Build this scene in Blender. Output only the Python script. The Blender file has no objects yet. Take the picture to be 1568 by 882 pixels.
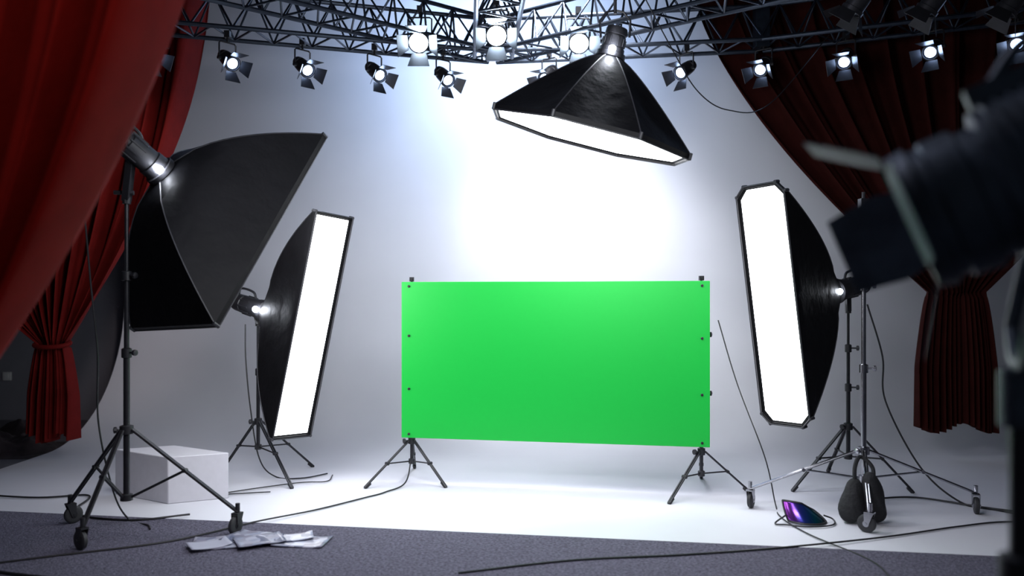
import bpy, math, random
from mathutils import Vector, Matrix, noise
random.seed(3)
V=Vector
sc=bpy.context.scene
sc.view_settings.view_transform='Standard'
sc.view_settings.look='None'

# ---------------------------------------------------------------- materials
def mat(name,col,rough=.5,metal=0,emit=None,es=0,noise_amt=0,nscale=20,bump=0,bscale=40,spec=.5,coat=0,sheen=0):
    m=bpy.data.materials.new(name); m.use_nodes=True
    nt=m.node_tree; b=nt.nodes['Principled BSDF']
    b.inputs['Base Color'].default_value=(*col,1)
    b.inputs['Roughness'].default_value=rough
    b.inputs['Metallic'].default_value=metal
    b.inputs['Specular IOR Level'].default_value=spec
    b.inputs['Coat Weight'].default_value=coat
    b.inputs['Sheen Weight'].default_value=sheen
    if emit:
        b.inputs['Emission Color'].default_value=(*emit,1)
        b.inputs['Emission Strength'].default_value=es
    tc=nt.nodes.new('ShaderNodeTexCoord')
    if noise_amt>0:
        n=nt.nodes.new('ShaderNodeTexNoise'); n.inputs['Scale'].default_value=nscale; n.inputs['Detail'].default_value=6
        nt.links.new(tc.outputs['Object'],n.inputs['Vector'])
        r=nt.nodes.new('ShaderNodeValToRGB')
        r.color_ramp.elements[0].position=.3; r.color_ramp.elements[1].position=.7
        r.color_ramp.elements[0].color=(*[c*(1-noise_amt) for c in col],1)
        r.color_ramp.elements[1].color=(*[min(1,c*(1+noise_amt)) for c in col],1)
        nt.links.new(n.outputs['Fac'],r.inputs['Fac']); nt.links.new(r.outputs['Color'],b.inputs['Base Color'])
    if bump>0:
        n2=nt.nodes.new('ShaderNodeTexNoise'); n2.inputs['Scale'].default_value=bscale; n2.inputs['Detail'].default_value=5
        nt.links.new(tc.outputs['Object'],n2.inputs['Vector'])
        bp=nt.nodes.new('ShaderNodeBump'); bp.inputs['Strength'].default_value=bump; bp.inputs['Distance'].default_value=.02
        nt.links.new(n2.outputs['Fac'],bp.inputs['Height']); nt.links.new(bp.outputs['Normal'],b.inputs['Normal'])
    return m
M_cyc=mat('cyc_paint',(.66,.66,.71),.5,noise_amt=.03,nscale=1.5,bump=.05,bscale=6)
M_wall=mat('grey_wall_paint',(.20,.20,.23),.8,noise_amt=.08,nscale=2,bump=.1,bscale=30)
M_ceil=mat('dark_ceiling',(.03,.035,.045),.9,noise_amt=.1)
M_floor=mat('concrete_floor',(.11,.11,.13),.7,noise_amt=.15,nscale=4,bump=.1)
M_carpet=mat('grey_carpet',(.13,.122,.17),.95,noise_amt=.5,nscale=70,bump=1,bscale=120,sheen=.05,spec=.1)
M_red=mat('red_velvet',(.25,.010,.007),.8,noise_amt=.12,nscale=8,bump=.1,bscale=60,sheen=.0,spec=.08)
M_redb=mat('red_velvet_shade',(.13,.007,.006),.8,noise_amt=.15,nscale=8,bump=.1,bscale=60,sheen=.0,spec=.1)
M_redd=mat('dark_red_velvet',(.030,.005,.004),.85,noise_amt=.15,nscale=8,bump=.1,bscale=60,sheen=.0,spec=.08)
M_blk=mat('black_metal',(.02,.02,.024),.38,.3,noise_amt=.2,nscale=30)
M_plast=mat('black_plastic',(.015,.015,.018),.45,bump=.05,bscale=80)
M_fab=mat('black_softbox_fabric',(.0035,.0035,.0045),.55,bump=.35,bscale=9,noise_amt=.3,nscale=5,sheen=.0,spec=.16)
M_seam=mat('fabric_seam',(.025,.025,.03),.5)
M_chrome=mat('chromed_steel',(.35,.35,.38),.25,1,noise_amt=.1)
M_truss=mat('truss_metal',(.03,.04,.06),.35,.7,noise_amt=.2,nscale=20)
M_green=mat('green_screen_vinyl',(.0,.47,.045),.44,spec=.6,noise_amt=.0,bump=.02,bscale=3)
M_strip=mat('diffuser_glow',(.9,.9,.9),.6,emit=(.95,.96,1),es=6)
M_octa=mat('diffuser_glow_overhead',(.9,.9,.9),.6,emit=(.95,.96,1),es=11)
M_lens=mat('lamp_lens_glow',(.8,.85,1),.2,emit=(.45,.62,1),es=22)
M_lensB=mat('lamp_lens_bright',(.8,.85,1),.2,emit=(.62,.80,1),es=120)
M_bulb=mat('modelling_bulb_glow',(1,1,1),.3,emit=(.85,.9,1),es=200)
M_lensoff=mat('lamp_lens_glass',(.03,.04,.06),.08,coat=.5)
M_fore=mat('weathered_lamp_housing',(.055,.075,.10),.5,.2,noise_amt=.4,nscale=14,bump=.15,bscale=25)
M_foreflap=mat('worn_barndoor_steel',(.085,.115,.15),.65,.0,noise_amt=.4,nscale=12,bump=.1,bscale=20)
M_rub=mat('rubber_wheel',(.025,.025,.028),.6)
M_bag=mat('sandbag_canvas',(.012,.012,.014),.8,noise_amt=.3,nscale=20,bump=.6,bscale=30)
M_plinth=mat('white_plinth_paint',(.60,.59,.64),.6,noise_amt=.03)
M_cable=mat('cable_rubber',(.012,.012,.014),.5)
M_heap=mat('dark_fabric',(.03,.02,.022),.9,noise_amt=.4,nscale=12,bump=.4,bscale=14)
M_out=mat('outlet_plastic',(.6,.6,.6),.4)
def mat_ramp(name,cols,scale,rough,metal,kind='NOISE'):
    m=bpy.data.materials.new(name); m.use_nodes=True; nt=m.node_tree; b=nt.nodes['Principled BSDF']
    tc=nt.nodes.new('ShaderNodeTexCoord')
    if kind=='NOISE':
        n=nt.nodes.new('ShaderNodeTexVoronoi'); n.inputs['Scale'].default_value=scale
        nt.links.new(tc.outputs['Object'],n.inputs['Vector']); o=n.outputs['Color']
        sp=nt.nodes.new('ShaderNodeSeparateColor'); nt.links.new(o,sp.inputs[0]); o=sp.outputs[0]
    else:
        sp=nt.nodes.new('ShaderNodeSeparateXYZ'); nt.links.new(tc.outputs['Generated'],sp.inputs[0]); o=sp.outputs[0]
    r=nt.nodes.new('ShaderNodeValToRGB'); cr=r.color_ramp
    while len(cr.elements)<len(cols): cr.elements.new(.5)
    for i,c in enumerate(cols):
        cr.elements[i].position=i/(len(cols)-1); cr.elements[i].color=(*c,1)
    nt.links.new(o,r.inputs['Fac']); nt.links.new(r.outputs['Color'],b.inputs['Base Color'])
    b.inputs['Roughness'].default_value=rough; b.inputs['Metallic'].default_value=metal
    return m
M_mag=mat_ramp('magazine_print',[(.30,.32,.42),(.05,.06,.12),(.45,.45,.54),(.12,.11,.16),(.35,.37,.46)],22,.35,0)
M_paper=mat('paper_white',(.36,.36,.44),.5)
M_visor=mat_ramp('iridescent_visor',[(.30,.05,.40),(.04,.06,.40),(.0,.10,.14),(.03,.03,.05)],1,.2,.8,'GEN')

# ---------------------------------------------------------------- builders
def perp(a):
    a=a.normalized()
    u=a.cross(V((0,0,1)))
    if u.length<1e-3: u=a.cross(V((1,0,0)))
    u.normalize(); return u,a.cross(u).normalized()
class Group:
    def __init__(s,name,origin):
        s.o=V(origin); e=bpy.data.objects.new(name,None); e.location=s.o; e.empty_display_size=.1
        sc.collection.objects.link(e); s.e=e
class Part:
    def __init__(s): s.v=[]; s.f=[]
    def ring(s,pts):
        b=len(s.v); s.v+= [V(p) for p in pts]; return list(range(b,b+len(pts)))
    def bridge(s,a,b,closed=True):
        n=len(a)
        for i in range(n if closed else n-1):
            j=(i+1)%n; s.f.append((a[i],a[j],b[j],b[i]))
    def circ(s,c,u,v,r,n):
        return s.ring([c+u*math.cos(2*math.pi*i/n)*r+v*math.sin(2*math.pi*i/n)*r for i in range(n)])
    def tube(s,p,q,r,r2=None,n=10):
        p=V(p);q=V(q); r2=r if r2 is None else r2
        u,v=perp(q-p); a=s.circ(p,u,v,r,n); b=s.circ(q,u,v,r2,n)
        s.bridge(a,b); s.f.append(tuple(reversed(a))); s.f.append(tuple(b)); return s
    def lathe(s,o,axis,prof,n=24,cap=True):
        o=V(o); ax=V(axis).normalized(); u,v=perp(ax); prev=None; first=None
        for d,r in prof:
            k=s.circ(o+ax*d,u,v,max(r,1e-4),n)
            if prev: s.bridge(prev,k)
            else: first=k
            prev=k
        if cap: s.f.append(tuple(reversed(first))); s.f.append(tuple(prev))
        return s
    def path(s,pts,r,n=7):
        pts=[V(p) for p in pts]; prev=None; u=None
        for i,p in enumerate(pts):
            t=(pts[min(i+1,len(pts)-1)]-pts[max(i-1,0)])
            if t.length<1e-6: continue
            t.normalize()
            if u is None: u,_=perp(t)
            u=(u-t*u.dot(t)); 
            if u.length<1e-4: u,_=perp(t)
            u.normalize(); w=t.cross(u)
            k=s.circ(p,u,w,r,n)
            if prev: s.bridge(prev,k)
            else: s.f.append(tuple(reversed(k)))
            prev=k
        s.f.append(tuple(prev)); return s
    def box(s,c,sx,sy,sz,ax=(1,0,0),ay=(0,1,0),az=(0,0,1)):
        c=V(c);ax=V(ax).normalized();ay=V(ay).normalized();az=V(az).normalized()
        b=len(s.v)
        for z in(-1,1):
            for x,y in((-1,-1),(1,-1),(1,1),(-1,1)):
                s.v.append(c+ax*x*sx/2+ay*y*sy/2+az*z*sz/2)
        for f in((3,2,1,0),(4,5,6,7),(0,1,5,4),(1,2,6,5),(2,3,7,6),(3,0,4,7)): s.f.append(tuple(b+i for i in f))
        return s
    def plate(s,pts,th):
        pts=[V(p) for p in pts]; n=(pts[1]-pts[0]).cross(pts[2]-pts[0]).normalized()
        a=s.ring([p-n*th/2 for p in pts]); b=s.ring([p+n*th/2 for p in pts])
        s.bridge(a,b); s.f.append(tuple(reversed(a))); s.f.append(tuple(b)); return s
    def grid(s,rows,closed=False):
        prev=None
        for r in rows:
            k=s.ring(r)
            if prev: s.bridge(prev,k,closed)
            prev=k
        return s
    def obj(s,name,m,g=None,bevel=0,solid=0,sharp=.6,sub=0):
        o=g.o if g else V((0,0,0))
        me=bpy.data.meshes.new(name); me.from_pydata([tuple(p-o) for p in s.v],[],s.f); me.update()
        me.materials.append(m)
        for p in me.polygons: p.use_smooth=True
        me.set_sharp_from_angle(angle=sharp)
        ob=bpy.data.objects.new(name,me); sc.collection.objects.link(ob)
        if g: ob.parent=g.e
        if sub: 
            md=ob.modifiers.new('sub','SUBSURF'); md.levels=sub; md.render_levels=sub
        if solid:
            md=ob.modifiers.new('solid','SOLIDIFY'); md.thickness=solid
        if bevel:
            md=ob.modifiers.new('bev','BEVEL'); md.width=bevel; md.segments=2; md.limit_method='ANGLE'
        return ob
def catmull(P,n=12):
    P=[V(p) for p in P]; Q=[P[0]*2-P[1]]+P+[P[-1]*2-P[-2]]; out=[]
    for i in range(1,len(Q)-2):
        a,b,c,d=Q[i-1:i+3]
        for k in range(n):
            t=k/n
            out.append(.5*((2*b)+(-a+c)*t+(2*a-5*b+4*c-d)*t*t+(-a+3*b-3*c+d)*t**3))
    out.append(P[-1]); return out

# ---------------------------------------------------------------- room
def slab(name,x0,x1,y0,y1,z0,z1,m):
    return Part().box(((x0+x1)/2,(y0+y1)/2,(z0+z1)/2),x1-x0,y1-y0,z1-z0).obj(name,m)
slab('floor',-6,6,-1.5,8.8,-.12,-.02,M_floor)
slab('wall_back',-6,6,8.6,8.8,-.02,5,M_wall)
slab('wall_left',-6.2,-6,-1.5,8.8,-.12,5,M_wall)
slab('wall_right',6,6.2,-1.5,8.8,-.12,5,M_wall)
slab('ceiling',-6.2,6.2,-1.5,8.8,5,5.1,M_ceil)
slab('floor_cyclorama',-3.87,5.8,2.9,6.65,-.02,0,M_cyc)
rows=[]; R=1.35
prof=[(6.65+R*math.sin(a),R-R*math.cos(a)) for a in [math.pi/2*i/24 for i in range(0,25)]]
prof+=[(8.0,R+(4.98-R)*i/5) for i in range(1,6)]
back=[(y+.02*math.sin(min(1,i/24)*math.pi/2),z-.02*math.cos(min(1,i/24)*math.pi/2)) for i,(y,z) in enumerate(prof)]
loop=prof+back[::-1]
P=Part(); a=P.ring([(-3.87,y,z) for y,z in loop]); b=P.ring([(5.8,y,z) for y,z in loop]); P.bridge(a,b)
n=len(prof)
for r_ in (a,b):
    for i in range(n-1): P.f.append((r_[i],r_[i+1],r_[len(loop)-2-i],r_[len(loop)-1-i]))
P.obj('wall_cyclorama',M_cyc,sharp=.5)
Part().plate([(-5.9,5.25,.006),(-5.9,-1.3,.006),(5.8,-1.3,.006),(5.8,3.46,.006)],.012).obj('carpet',M_carpet)

# ---------------------------------------------------------------- stands
def caster(P,PM,x,y,z0,ang):
    d=V((math.cos(ang),math.sin(ang),0)); ax=V((-d.y,d.x,0)); c=V((x,y,z0+.05))
    P.lathe(c-ax*.014,ax,[(0,.036),(.002,.046),(.006,.05),(.022,.05),(.026,.046),(.028,.036)],20)
    PM.lathe(c-ax*.017,ax,[(0,.018),(.034,.018)],12)
    for s in(-1,1):
        PM.plate([c+ax*s*.019+V((0,0,-.012))-d*.008,c+ax*s*.019+V((0,0,-.012))+d*.012,c+ax*s*.019+V((0,0,.06))+d*.04,c+ax*s*.019+V((0,0,.06))-d*.01],.004)
    PM.box(c+V((0,0,.062))+d*.015,.05,.042,.008,d,ax,(0,0,1))
    PM.lathe(c-ax*.024,ax,[(0,.008),(.048,.008)],8)
    PM.tube(c+V((0,0,.06))+d*.018,c+V((0,0,.115))+d*.018,.012)
    return c+V((0,0,.1))+d*.018
def stand(g,cx,cy,ztop,zhub,zbot,feet,r=.014,casters=False,z0=0,m=None,tag='',ca=.6):
    m=m or M_blk
    P=Part(); K=Part(); W=Part()
    secs=3 if ztop-zbot>1 else 2
    zs=[zbot]+[zhub+(ztop-zhub)*i/secs for i in range(1,secs+1)]
    for i in range(len(zs)-1):
        P.tube((cx,cy,zs[i]),(cx,cy,zs[i+1]+(.02 if i<len(zs)-2 else 0)),r*(1-.17*i),n=14)
        if i<len(zs)-2:
            K.lathe((cx,cy,zs[i+1]-.03),(0,0,1),[(0,r*1.1),(.003,r*1.6),(.05,r*1.6),(.055,r*1.1)],14)
            K.tube((cx,cy,zs[i+1]),(cx+.05,cy-.02,zs[i+1]),.006); K.lathe((cx+.045,cy-.018,zs[i+1]),(1,-.4,0),[(0,.006),(.004,.017),(.018,.017),(.022,.006)],8)
    K.lathe((cx,cy,zhub-.025),(0,0,1),[(0,r*1.2),(.003,r*2.1),(.045,r*2.1),(.05,r*1.2)],16)
    K.lathe((cx,cy,zbot-.005),(0,0,1),[(0,r*1.1),(.003,r*1.9),(.035,r*1.9),(.04,r*1.1)],16)
    K.tube((cx,cy,zhub),(cx-.045,cy-.025,zhub),.006); K.lathe((cx-.04,cy-.02,zhub),(-1,-.5,0),[(0,.006),(.004,.018),(.018,.018),(.022,.006)],8)
    for fx,fy in feet:
        d=V((fx-cx,fy-cy,0)); L=d.length; d.normalize(); sd=V((-d.y,d.x,0))
        a=V((cx,cy,zhub))+d*r*2
        if casters:
            b=caster(W,K,fx,fy,z0,math.atan2(d.y,d.x)+ca)
            b=b+V((0,0,-.03))
        else: b=V((fx,fy,z0+.008))
        for s in(-1,1): P.tube(a+sd*s*.007,b+sd*s*.007,r*.5,n=8)
        mid=a.lerp(b,.5)
        P.tube(V((cx,cy,zbot+.015))+d*r*1.5,mid,r*.42,n=8)
        K.lathe(mid-sd*.016,sd,[(0,.011),(.032,.011)],10)
        if not casters: K.lathe(b-V((0,0,.008)),(b-a)*-1,[(0,.012),(.05,.014),(.055,.008)],10)
    P.obj(tag+'pole_and_legs',m,g); K.obj(tag+'collars_and_knobs',M_plast if m is not M_chrome else M_chrome,g)
    if casters: W.obj(tag+'caster_wheels',M_rub,g)

# ---------------------------------------------------------------- softboxes
def softbox(g,center,n,up,w,h,depth,chamfer,face_mat,bulge=.65,r0=.075,bulb_side=None,octa=False,hl=1.0):
    c=V(center); n=V(n).normalized(); up=V(up); up=(up-n*up.dot(n)).normalized(); sd=up.cross(n).normalized()
    if octa:
        cor=[(w/2*math.cos(math.pi/8+i*math.pi/4),h/2*math.sin(math.pi/8+i*math.pi/4)) for i in range(8)]
    elif chamfer>0:
        a,b,k=w/2,h/2,chamfer
        cor=[(a,-b+k),(a,b-k),(a-k,b),(-a+k,b),(-a,b-k),(-a,-b+k),(-a+k,-b),(a-k,-b)]
    else:
        a,b=w/2,h/2; cor=[(a,-b),(a,b),(-a,b),(-a,-b)]
    pts=[];cf=[]
    N=6
    for i in range(len(cor)):
        p=cor[i];q=cor[(i+1)%len(cor)]
        for j in range(N):
            t=j/N; pts.append((p[0]+(q[0]-p[0])*t,p[1]+(q[1]-p[1])*t)); cf.append(math.sin(math.pi*t))
    apex=c-n*depth
    def off(p): return sd*p[0]+up*p[1]
    B=Part(); rows=[]
    K=14
    def ringk(k):
        s=k**bulge; out=[]
        for p,f in zip(pts,cf):
            o=off(p); ci=o.normalized()*r0
            out.append(apex+n*depth*k+ci.lerp(o,s)*(1-.07*f*math.sin(math.pi*k)))
        return out
    for i in range(K+1): rows.append(ringk(i/K))
    rows.append([c+n*.03+off(p) for p in pts]); rows.append([c+n*.03+off(p)*.985 for p in pts]); rows.append([c+n*.0+off(p)*.98 for p in pts])
    B.grid(rows,True)
    B.obj('fabric_body',M_fab,g,sharp=.35)
    S=Part()
    for i in range(len(cor)):
        j=i*N; S.path([ringk(k/K)[j] for k in range(K+1)],.004,6)
        S.lathe(c+off(pts[j])*1.0-n*.01,n,[(0,.006),(.002,.011),(.04,.011),(.043,.006)],8)
    S.path([c+n*.03+off(p) for p in pts]+[c+n*.03+off(pts[0])],.005,6)
    S.obj('seams_and_rim',M_seam,g)
    F=Part()
    mg=.022
    fr=F.ring([c+n*.012+sd*(p[0]*(w/2-mg)/(w/2))+up*(p[1]*(h/2-mg)/(h/2)) for p in pts]); F.f.append(tuple(fr))
    F.obj('diffuser_face',face_mat,g)
    Bd=Part()
    inn=[c+n*.014+sd*(p[0]*(w/2-mg)/(w/2))+up*(p[1]*(h/2-mg)/(h/2)) for p in pts]
    out=[c+n*.02+off(p)*.983 for p in pts]
    Bd.grid([out,inn],True); Bd.obj('diffuser_border',M_fab,g)
    H=Part()
    H.lathe(apex-n*.03,n,[(0,.07),(.004,.088),(.03,.09),(.045,.078)],28)
    H.lathe(apex-n*(.03+.33*hl),n,[(d_*hl,r_) for d_,r_ in [(0,.045),(.006,.06),(.03,.064),(.1,.066),(.105,.06),(.12,.06),(.125,.066),(.27,.068),(.275,.074),(.33,.076)]],28)
    u,v=perp(n)
    for k in range(10):
        a=2*math.pi*k/10
        H.box(apex-n*.2*hl+(u*math.cos(a)+v*math.sin(a))*.067,.1*hl,.008,.01,n,u*-math.sin(a)+v*math.cos(a),u*math.cos(a)+v*math.sin(a))
    if hl==1: H.path(catmull([apex-n*.33+V((0,0,.06)),apex-n*.3+V((0,0,.11)),apex-n*.16+V((0,0,.11)),apex-n*.13+V((0,0,.065))],6),.009)
    H.obj('flash_head',M_plast,g)
    if bulb_side is not None:
        bs=V(bulb_side)
        b=Part(); 
        b.lathe(apex+bs-n*.02,n,[(0,.004),(.006,.017),(.02,.022),(.034,.017),(.04,.004)],14); b.obj('modelling_lamp',M_bulb,g)
    return apex,n

g=Group('large_softbox_light',(-2.11,4.38,0))
ap,n=softbox(g,(-1.67,4.72,1.70),(.506,.65,-.568),(.37,.6,1.06),.82,1.36,.50,0,M_strip,.6,bulb_side=(.03,-.1,.0))
stand(g,-2.11,4.38,1.84,.575,.19,[(-1.50,4.34),(-2.20,4.08),(-2.50,4.56)],.017,True,.012,ca=1.3)
T=Part(); top=V((-2.11,4.38,1.84)); hb=ap-n*.2
T.tube(top-V((0,0,.03)),top+V((0,0,.05)),.022); T.box((top+hb)/2,.035,.05,(hb-top).length+.03,(1,0,0),(0,1,0),(hb-top))
T.tube(top+V((-.06,-.02,.03)),top+V((.04,0,.03)),.012); T.obj('tilt_bracket',M_plast,g)

g=Group('strip_softbox_light',(-1.82,5.8,0))
ap,n=softbox(g,(-1.384,5.5,1.098),(.81,-.546,-.206),(.32,-.1,1.53),.34,1.57,.46,.0,M_strip,.55,bulb_side=(-.06,-.085,.02))
stand(g,-1.84,5.8,1.12,.40,.20,[(-1.49,5.42),(-2.17,6.0),(-1.52,6.12)],.013)
T=Part(); top=V((-1.84,5.8,1.12)); hb=ap-n*.16
T.tube(top-V((0,0,.03)),top+V((0,0,.03)),.02); T.box((top+hb)/2,.03,.04,(hb-top).length+.03,(1,0,0),(0,1,0),hb-top); T.obj('tilt_bracket',M_plast,g)

g=Group('strip_softbox_light',(2.27,5.45,0))
ap,n=softbox(g,(1.645,5.0,1.247),(-.813,-.566,-.143),(-.2,-.09,1.49),.36,1.52,.62,.06,M_strip,.68,bulb_side=(.0,-.10,.0))
stand(g,2.29,5.45,1.22,.42,.2,[(1.87,5.34),(2.66,5.3),(2.35,5.95)],.014)
T=Part(); top=V((2.29,5.45,1.22)); hb=ap-n*.17
T.tube(top-V((0,0,.03)),top+V((0,0,.03)),.02); T.box((top+hb)/2,.03,.04,(hb-top).length+.03,(1,0,0),(0,1,0),hb-top); T.obj('tilt_bracket',M_plast,g)

g=Group('octagonal_softbox_light',(.57,4.8,2.8))
n4=V((-.25,.10,-.96)).normalized()
ap,n=softbox(g,(.466,4.8,2.28),n4,(0,1,0),1.25,1.25,.46,0,M_octa,.85,bulb_side=(.0,-.11,.02),octa=True,hl=.45)
T=Part(); h0=ap-n*.12
for s in(-1,1): T.path([h0+V((s*.085,0,0)),h0+V((s*.09,0,.10)),V((h0.x+s*.05,h0.y,h0.z+.15)),V((h0.x,h0.y,h0.z+.16))],.007)
T.tube((h0.x,h0.y,h0.z+.14),(h0.x,h0.y,3.2),.01)
T.obj('hanging_yoke',M_blk,g)

# ---------------------------------------------------------------- green screen
g=Group('green_screen',(.26,5.42,0))
L=V((-.772,5.6,0)); Rr=V((1.294,5.23,0)); dx=(Rr-L).normalized(); nn=V((dx.y,-dx.x,0))
zt,zb=1.406,.3175
Part().box((L+Rr)/2+V((0,0,(zt+zb)/2)),(Rr-L).length,.012,zt-zb,dx,nn,(0,0,1)).obj('panel',M_green,g,bevel=.003)
Bt=Part()
for k,x in((0,.055),(1,-.05)):
    for z in(1.375,1.03,.66,.345):
        p=(L if k==0 else Rr)+dx*x+V((0,0,z))+nn*.004
        Bt.lathe(p,nn,[(0,.009),(.008,.009),(.010,.006)],12)
Bt.obj('bolts',M_blk,g)
Fr=Part()
for z in (zt-.03,zb+.03): Fr.tube(L-nn*.025+dx*.05+V((0,0,z)),Rr-nn*.025-dx*.05+V((0,0,z)),.011)
Fr.obj('crossbars',M_blk,g)
pl=L+dx*.058-nn*.05; pr=Rr-dx*.052-nn*.05
stand(g,pl.x,pl.y,1.425,.29,.13,[(-1.0,5.43),(-.45,5.45),(-.74,6.08)],.012,tag='stand_a_')
stand(g,pr.x,pr.y,1.44,.28,.12,[(.985,5.02),(1.58,5.32),(1.36,5.75)],.012,tag='stand_b_')
Cl=Part(); 
for q in(pl,pr):
    Cl.box((q.x,q.y+.0,1.425),.03,.03,.03); Cl.tube((q.x,q.y-.03,1.425),(q.x,q.y+.04,1.425),.008)
Cl.obj('top_clamps',M_plast,g)

# ---------------------------------------------------------------- rolling stand with sandbag
g=Group('rolling_light_stand',(2.11,4.8,0))
stand(g,2.11,4.8,1.86,.38,.2,[(1.476,4.94),(1.96,4.42),(2.786,4.8)],.016,True,.0,M_chrome,ca=1.2)
T=Part(); T.tube((2.11,4.8,1.84),(2.11,4.8,1.93),.01); T.box((2.11,4.8,1.86),.05,.05,.06); T.obj('spigot',M_blk,g)
g=Group('sandbag',(2.02,4.62,0))
SB=Part()
for cx,tw,h in((-.075,.3,.25),(.065,-.2,.29)):
    rows=[]
    for i in range(15):
        a=math.pi*i/14; z=.006+h*(1-math.cos(a))/2; rr=math.sin(a)**.7
        wd=(.085-.035*(z/h))*rr+.002
        rows.append([(2.02+cx+wd*math.cos(b)*(1+.08*math.sin(3*b+i))+.03*(z/h)*(-1 if cx>0 else 1),4.60+wd*.9*math.sin(b)*(1+.1*math.sin(2*b+i*.7))+tw*.1*z,z) for b in [2*math.pi*k/20 for k in range(20)]])
    SB.grid(rows,True)
SB.obj('bag_lobes',M_bag,g,sharp=2)
T=Part(); T.path(catmull([(1.97,4.6,.22),(1.98,4.62,.32),(2.03,4.66,.37),(2.08,4.62,.32),(2.08,4.6,.24)],8),.012); T.obj('carry_handle',M_bag,g)

# ---------------------------------------------------------------- truss
g=Group('lighting_truss',(0,5.6,3.22))
TR=Part(); ZB=3.22; HT=.30; WD=.30
def truss(a,b,P=TR,r=.017):
    a=V((*a,ZB));b=V((*b,ZB)); d=b-a; Ln=d.length; d.normalize(); s=V((-d.y,d.x,0))
    c1a,c1b=a+s*WD/2,b+s*WD/2; c2a,c2b=a-s*WD/2,b-s*WD/2; c3a,c3b=a+V((0,0,HT)),b+V((0,0,HT))
    for p,q in((c1a,c1b),(c2a,c2b),(c3a,c3b)): P.tube(p,q,r,n=8)
    k=max(2,int(Ln/.26))
    for i in range(k):
        t0,t1,tm=i/k,(i+1)/k,(i+.5)/k
        for p,q,x,y in((c1a,c1b,c3a,c3b),(c2a,c2b,c3a,c3b),(c1a,c1b,c2a,c2b)):
            P.tube(p.lerp(q,t0),x.lerp(y,tm),.008,n=6); P.tube(x.lerp(y,tm),p.lerp(q,t1),.008,n=6)
hub=(-.15,6.4)
truss((-4.6,5.0),(-2.57,5.68)); truss((-2.57,5.68),hub); truss(hub,(1.9,6.1)); truss((1.9,6.1),(3.6,5.4)); truss((3.6,5.4),(5.2,4.4))
truss(hub,(-2.4,4.62)); truss(hub,(2.2,4.66)); truss(hub,(-.05,4.65))
truss((-4.6,4.55),(5.2,4.7))
TR.obj('truss_tubes',M_truss,g)
T=Part()
for x,y in((-2.57,5.68),hub,(1.9,6.1),(3.6,5.4),(-2.4,4.6),(2.2,4.66)):
    T.box((x,y,ZB+HT/2),.10,.10,HT+.04)
    T.tube((x,y,ZB+HT),(x,y,5.0),.006,n=6)
T.obj('corner_blocks_and_hangers',M_truss,g)

def spotlight(x,y,z,d,lens,r=.052,Ln=.19,ztop=ZB,name='stage_spotlight',lr=.72):
    g=Group(name,(x,y,z)); c=V((x,y,z)); d=V(d).normalized()
    sd=d.cross(V((0,0,1))).normalized(); up=sd.cross(d).normalized()
    P=Part()
    P.lathe(c-d*Ln*.5,d,[(0,r*.45),(.01,r*.75),(.04,r*.9),(.06,r*.95),(.065,r*.85),(.08,r*.85),(.085,r),(Ln*.85,r),(Ln*.87,r*1.12),(Ln,r*1.12),(Ln,r*.98),(Ln*.93,r*.96)],24)
    P.obj('housing',M_blk,g)
    f=c+d*Ln*.5
    Part().lathe(f-d*.012,d,[(0,r*lr),(.006,r*lr*.97),(.014,r*lr*.66),(.018,.002)],24).obj('lens',lens,g)
    D=Part()
    for a,b in((sd,up),(-sd,up),(up,sd),(-up,sd)):
        e=f+a*r*1.1; t=(a*.6+d*.8).normalized()
        D.plate([e-b*r*.75,e+b*r*.75,e+t*r*1.6+b*r*1.15,e+t*r*1.6-b*r*1.15],.003)
    D.obj('barn_doors',M_blk,g)
    Y=Part(); 
    tp=V((x,y,z+r*2.3))
    for s in(-1,1):
        Y.path([c+sd*s*r*1.05,c+sd*s*r*1.25,tp+sd*s*r*1.25-V((0,0,.01)),tp+sd*s*r*1.0],.006,6)
        Y.lathe(c+sd*s*r*.9,sd*s,[(0,.014),(.03,.014)],10)
    Y.tube(tp+sd*r*1.1,tp-sd*r*1.1,.006,n=6)
    if ztop>tp.z: 
        Y.tube(tp,(x,y,ztop+.01),.008); 
    Y.box((x,y,ztop),.04,.04,.05)
    Y.obj('yoke_and_clamp',M_blk,g)
LZ=3.04
for x,y,dx_ in((-2.58,5.68,.85),(-2.08,5.85,.85),(-1.576,6.02,.8),(-1.057,6.15,.75),(-.54,6.28,.6)):
    spotlight(x,y,LZ,(dx_,-.75,-.75),M_lens)
for x,y,dx_ in((.293,6.31,-.5),(.803,6.25,-.3),(1.345,6.17,-.9),(1.909,6.07,-.6),(2.45,5.87,-.5),(2.98,5.65,-.8),(3.455,5.46,-.6)):
    spotlight(x,y,LZ+.02,(dx_,-.75,-.72),M_lens)
for x,y in((-.68,5.9),(-.11,5.75),(.49,5.92)): spotlight(x,y,3.20,(0,-.8,-.5),M_lensB,r=.07,ztop=ZB+.2,lr=.95)
for x,y in((2.05,4.7),(2.49,4.7),(2.96,4.7)): spotlight(x,y,3.06,(-.5,.3,-.8),M_lensoff,r=.06)

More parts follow.
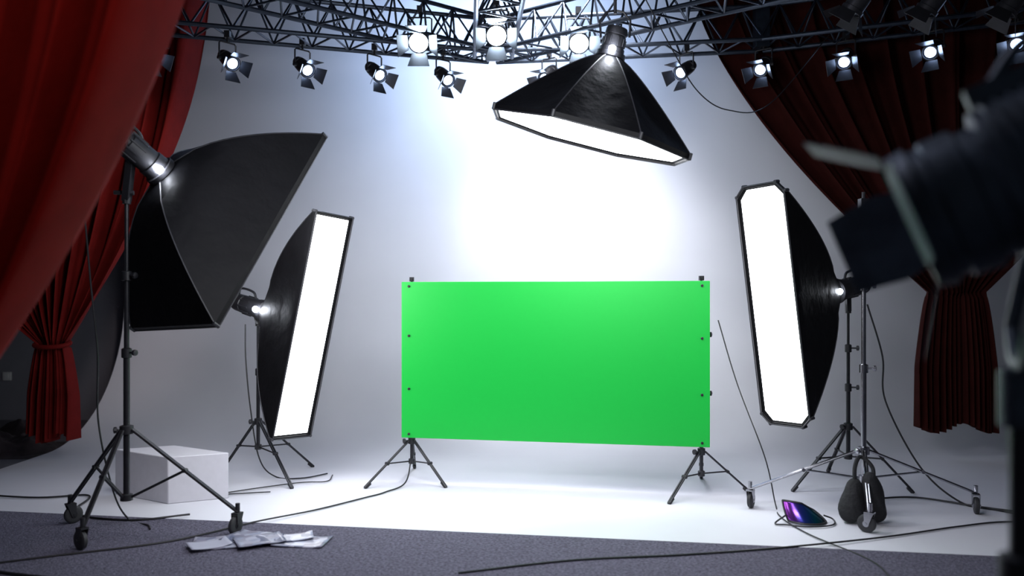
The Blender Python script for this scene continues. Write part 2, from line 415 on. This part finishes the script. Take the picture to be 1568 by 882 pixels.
# ---------------------------------------------------------------- curtains
def curtain(name,x0,x1,ztop,y,tx,tz,zb,m,p=1.8,t0=.1,folds=14,amp=.09,wt=.10,tail=.19,seed=0,yt=0,band=True):
    g=Group(name,(tx,y,0)); P=Part(); NS=260; NT=70
    def fold(s):
        return math.sin(2*math.pi*folds*s+seed+1.3*math.sin(5*s+seed))+.35*math.sin(2*math.pi*folds*2.3*s+seed*2)
    rows=[]
    for j in range(NT+1):
        t=j/NT; z=ztop+(tz-ztop)*t; f=0 if t<t0 else ((t-t0)/(1-t0))**p
        row=[]
        for i in range(NS+1):
            s=i/NS; xs=x0+(x1-x0)*s; xt=tx+(s-.5)*2*wt*(1 if x1>x0 else -1)
            a=amp*(1-.62*f)
            row.append((xs+(xt-xs)*f+.25*a*math.cos(2*math.pi*folds*s+seed+.8*t),y+yt*f+a*fold(s+.01*math.sin(4*t+seed))+.03*math.sin(6*t+9*s),z))
        rows.append(row)
    for j in range(1,25):
        t=j/24; z=tz+(zb-tz)*t; wd=wt+(tail-wt)*min(1,t*1.8)**.6
        row=[]
        for i in range(NS+1):
            s=i/NS; a=amp*.38*(1+.7*t)
            row.append((tx+(s-.5)*2*wd*(1 if x1>x0 else -1)+.2*a*math.cos(2*math.pi*folds*s),y+yt+a*fold(s),z+.04*t*math.sin(9*s+seed)))
        rows.append(row)
    P.grid(rows); P.obj('drape',m,g,sharp=2.5)
    if band:
        B=Part(); pts=[(tx+(wt+.03)*math.cos(a),y+yt+(amp*.5+.03)*math.sin(a),tz+.02*math.sin(a)) for a in [2*math.pi*k/30 for k in range(31)]]
        B.path(pts,.018,8); B.obj('tie_back',m,g)
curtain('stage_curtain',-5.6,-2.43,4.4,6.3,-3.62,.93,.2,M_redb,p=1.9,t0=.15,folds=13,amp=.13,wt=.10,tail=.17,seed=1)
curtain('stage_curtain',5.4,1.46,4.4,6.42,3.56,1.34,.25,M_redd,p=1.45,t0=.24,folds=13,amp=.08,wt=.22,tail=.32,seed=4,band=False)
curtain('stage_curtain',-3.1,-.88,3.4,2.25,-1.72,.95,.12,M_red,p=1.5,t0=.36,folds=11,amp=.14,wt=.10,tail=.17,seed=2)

# ---------------------------------------------------------------- foreground big spotlight
g=Group('studio_spotlight',(.9,1.45,0))
f=V((.728,1.46,1.435)); d=V((-.80,.42,-.36)).normalized(); sd=d.cross(V((0,0,1))).normalized(); up=sd.cross(d)
P=Part(); q=1.28
P.lathe(f,-d,[(x_*1.1,r_*q) for x_,r_ in [(0,.088),(0,.098),(.03,.102),(.035,.094),(.05,.094),(.055,.10),(.10,.10),(.105,.092),(.13,.092),(.135,.11),(.30,.112),(.305,.118),(.33,.118),(.335,.108),(.38,.104),(.42,.08),(.43,.03)]],40)
for k in range(7): P.lathe(f-d*(.165+.022*k),-d,[(0,.140),(.003,.149),(.007,.149),(.010,.140)],40)
P.box(f-d*.24+up*.16,.16,.05,.04,d,sd,up); P.path(catmull([f-d*.36+up*.13,f-d*.38+up*.20,f-d*.28+up*.22,f-d*.2+up*.17],6),.012)
P.obj('housing',M_fore,g,sharp=.5)
Part().lathe(f-d*.02,d,[(0,.108),(.008,.10),(.016,.06),(.02,.002)],32).obj('lens',M_lensoff,g)
D=Part()
for a,b,k,s1,s2 in((up,sd,1.0,.62,.78),(-up,sd,1.0,.85,.5),(sd,up,1.1,.3,.95),(-sd,up,.9,.97,-.1)):
    e=f+a*.122+d*.005; t=(a*s1+d*s2).normalized()
    D.plate([e-b*.08,e+b*.08,e+t*.04+b*.09,e+t*.13*k+b*.08,e+t*.13*k-b*.08,e+t*.04-b*.09],.003)
D.obj('barn_doors',M_foreflap,g)
Y=Part(); c=f-d*.24; px,py=.89,1.40
for s in(-1,1):
    Y.path([c+sd*s*.145,c+sd*s*.175,V((px,py,1.24))+sd*s*.175,V((px,py,1.19))+sd*s*.10,V((px,py,1.18))],.014)
    Y.lathe(c+sd*s*.14,sd*s,[(0,.035),(.05,.035),(.055,.02)],14)
Y.lathe((px,py,1.07),(0,0,1),[(0,.02),(.005,.034),(.10,.034),(.105,.02)],18)
Y.obj('yoke',M_fore,g)
stand(g,px,py,1.15,.5,.25,[(px+.55,py+.25),(px-.5,py+.3),(px,py-.6)],.022,False,.012,tag='stand_')

# ---------------------------------------------------------------- small things
g=Group('white_plinth',(-2.16,5.3,0))
A=V((-2.16,5.02,0));Bp=V((-1.83,5.17,0));Cp=V((-2.62,5.28,0)); Dp=Bp+Cp-A
P=Part(); a=P.ring([A,Bp,Dp,Cp]); b=P.ring([q_+V((0,0,.295)) for q_ in(A,Bp,Dp,Cp)]); P.bridge(a,b); P.f+= [tuple(reversed(a)),tuple(b)]
P.obj('plinth_block',M_plinth,g,bevel=.006)

g=Group('magazine_pile',(-1.3,4.2,0))
for k,(x,y,w,h,rot,z,th,mm) in enumerate([(-1.52,4.18,.28,.22,.25,.013,.008,M_mag),(-1.38,4.24,.26,.2,-.35,.022,.006,M_mag),(-1.32,4.18,.24,.18,.5,.030,.004,M_mag),(-1.10,4.20,.27,.19,-.1,.013,.006,M_mag),(-1.56,4.12,.2,.14,.6,.024,.004,M_paper),(-1.16,4.25,.2,.13,.3,.024,.003,M_mag)]):
    P=Part(); cs,sn=math.cos(rot),math.sin(rot); rows=[]
    for j in range(9):
        r=[]
        for i in range(13):
            u=(i/12-.5);v=(j/8-.5); zz=z+th+.018*max(0,abs(u)*2-.5)**1.5+.006*math.sin(6*u+k)*abs(v)
            r.append((x+u*w*cs-v*h*sn,y+u*w*sn+v*h*cs,zz))
        rows.append(r)
    P.grid(rows); P.obj('magazine_%d'%(k+1),mm,g,solid=th)

g=Group('visor_mask',(1.72,4.6,0))
P=Part(); rows=[]
for j in range(13):
    v=j/12; row=[]
    for i in range(25):
        a=-1.25+2.5*i/24
        R_=.115-.02*v*v; hh=.010+.10*v*(1-.25*abs(a)/1.25)
        row.append(V((1.70+R_*math.sin(a)-.03*v,4.64-R_*math.cos(a)*.9+.06*v,hh*(1-.35*math.sin(a)))))
    rows.append(row)
P.grid(rows); P.obj('lens_shell',M_visor,g,solid=.003)
P=Part(); P.path(rows[0],.006,6); P.path(rows[-1],.006,6)
P.path([r[0] for r in rows],.006,6); P.path([r[-1] for r in rows],.006,6)
P.obj('frame',M_plast,g)
P=Part()
P.path(catmull([(1.80,4.62,.04),(1.85,4.62,.02),(1.84,4.56,.010),(1.78,4.51,.010),(1.66,4.49,.010),(1.56,4.53,.010),(1.50,4.56,.010),(1.58,4.62,.04)],8),.005,6); P.obj('strap',M_plast,g)

g=Group('fabric_heap',(-4.6,6.9,0))
P=Part(); rows=[]
for j in range(40):
    r=[]
    for i in range(60):
        u=i/59*2-1;v=j/39*2-1; e=max(0,1-(u*u+v*v))
        h=.26*e**.6*(.6+.7*noise.noise(V((u*3,v*3,1)))+.35*abs(noise.noise(V((u*8,v*8,4)))))
        r.append((-4.65+u*.72,6.9+v*.4,-.018+max(0,h)))
    rows.append(r)
P.grid(rows); P.obj('crumpled_cloth',M_heap,g,sharp=2)
P=Part().box((-5.42,8.59,.45),.09,.02,.09); P.box((-5.42,8.577,.45),.05,.012,.05); P.obj('wall_outlet',M_out,None,bevel=.004)

def cable(pts,r=.006,name='floor_cable'):
    c=catmull(pts,10); g=Group(name,c[0]); Part().path(c,r,7).obj('cord',M_cable,g)
zc=.018
cable([(-5.2,5.6,.0),(-3.9,5.3,zc),(-3.1,5.15,.01),(-2.75,5.2,.01),(-2.6,4.75,zc),(-2.2,4.6,zc),(-1.9,4.72,zc)])
cable([(-2.9,3.65,zc),(-2.3,3.95,zc),(-1.8,4.2,zc),(-1.46,4.56,.02),(-1.2,4.85,.008),(-.95,5.15,.008),(-.84,5.3,.008),(-.73,5.5,.03),(-.71,5.67,.2)],.005)
cable([(-.25,3.72,zc),(.3,3.90,zc),(.85,3.98,zc),(1.4,4.1,zc),(2.0,4.3,.01),(2.5,4.5,.008),(2.85,4.6,.008),(3.3,4.55,.01)],.005)
cable([(1.34,5.2,1.15),(1.44,5.12,.75),(1.58,5.0,.3),(1.63,4.95,.02),(1.58,4.7,.008),(1.62,4.35,.008),(1.75,3.9,.016),(1.72,3.6,.016)],.004)
cable([(2.42,5.45,1.25),(2.5,5.4,.9),(2.52,5.4,.6),(2.65,5.2,.2),(2.8,5.0,.02),(2.95,4.85,.008),(3.05,4.7,.008)],.006)
cable([(2.25,5.1,.01),(2.6,5.15,.01),(2.9,4.9,.01),(3.1,4.78,.01)],.006)
cable([(-2.35,4.4,1.75),(-2.33,4.42,1.4),(-2.28,4.4,1.0),(-2.30,4.45,.6),(-2.24,4.5,.2),(-2.2,4.6,.02),(-2.05,4.5,zc),(-2.0,4.42,zc)],.005)
cable([(-1.95,5.85,1.1),(-1.93,5.8,.85),(-1.88,5.75,.5),(-1.8,5.7,.15),(-1.7,5.75,.01),(-1.5,5.7,.01),(-1.35,5.85,.01)],.005)
cable([(-3.6,3.8,zc),(-2.8,3.85,zc),(-2.3,3.7,zc),(-1.9,3.6,zc)],.008)
cable([(.75,4.85,3.22),(1.0,5.0,2.85),(1.2,5.15,2.62),(1.45,5.35,2.55),(1.8,5.6,2.65),(2.3,5.8,3.2)],.004,'hanging_cable')
cable([(-1.6,5.3,.01),(-1.9,5.25,.01),(-1.5,5.55,.01),(-1.3,5.6,.01),(-1.3,5.8,.01)],.004)
P=Part().box((3.28,4.55,.0225),.12,.07,.045); P.box((3.28,4.55,.05),.09,.045,.012); P.obj('power_strip',M_plast,None,bevel=.006)

# ---------------------------------------------------------------- lights
def aim(o,t):
    o.rotation_euler=(V(t)-o.location).to_track_quat('-Z','Y').to_euler()
def spot(n,loc,t,e,ang,blend=.5,col=(1,1,1),r=.05):
    l=bpy.data.lights.new(n,'SPOT'); l.energy=e; l.spot_size=math.radians(ang); l.spot_blend=blend; l.color=col; l.shadow_soft_size=r
    o=bpy.data.objects.new(n,l); o.location=loc; sc.collection.objects.link(o); aim(o,t)
def area(n,loc,t,e,s,col=(1,1,1),s2=None):
    l=bpy.data.lights.new(n,'AREA'); l.energy=e; l.size=s; l.color=col
    if s2: l.shape='RECTANGLE'; l.size_y=s2
    o=bpy.data.objects.new(n,l); o.location=loc; sc.collection.objects.link(o); aim(o,t)
spot('wall_beam_lamp',(.35,5.6,4.4),(.78,8,1.2),900,56,1,(.93,.95,1),.25)
spot('added_wall_wash',(.3,5.0,2.7),(.6,8,1.6),330,105,1,(.9,.93,1),.3)  # added wash without a fixture, brightens the back wall broadly
spot('added_haze_glow_top',(-.1,6.5,3.9),(-.1,8,3.7),300,140,1,(.50,.68,1),.3)  # added blue-white light on the upper wall, stands in for haze glow
spot('added_floor_light',(.3,5.9,4.2),(.3,5.9,0),520,62,1,(.9,.93,1),.2)  # added light without a fixture, whitens the floor around the screen
area('added_front_fill',(.1,2.7,2.2),(.2,5.4,1.0),42,1.5,(.92,.95,1),.35)  # unseen area light added to brighten the green panel and its top sheen
area('added_carpet_fill',(-.4,2.6,3.6),(-.4,4.0,0),22,1.0,(.75,.78,1))  # unseen area light added to lift the carpet
spot('added_curtain_light_front',(-.2,.6,2.9),(-1.4,2.25,2.0),42,55,.7,(1,.8,.75),.1)  # off-screen spot added to brighten the foreground curtain
spot('added_curtain_light_rear',(-1.6,4.4,3.0),(-3.2,6.3,2.0),85,44,.8,(1,.85,.82),.1)  # unseen spot added to brighten the rear left curtain
w=bpy.data.worlds.new('world'); sc.world=w; w.use_nodes=True; nt=w.node_tree
nt.nodes['Background'].inputs[0].default_value=(.5,.58,.75,1); nt.nodes['Background'].inputs[1].default_value=.08

# ---------------------------------------------------------------- camera
cd=bpy.data.cameras.new('camera'); cam=bpy.data.objects.new('camera',cd); sc.collection.objects.link(cam)
cam.location=(0,0,1.3); cam.rotation_euler=(math.radians(90),0,0)
cd.lens=28.125; cd.sensor_width=36; cd.shift_y=17/1920
cd.dof.use_dof=True; cd.dof.focus_distance=5.3; cd.dof.aperture_fstop=1.1
sc.camera=cam
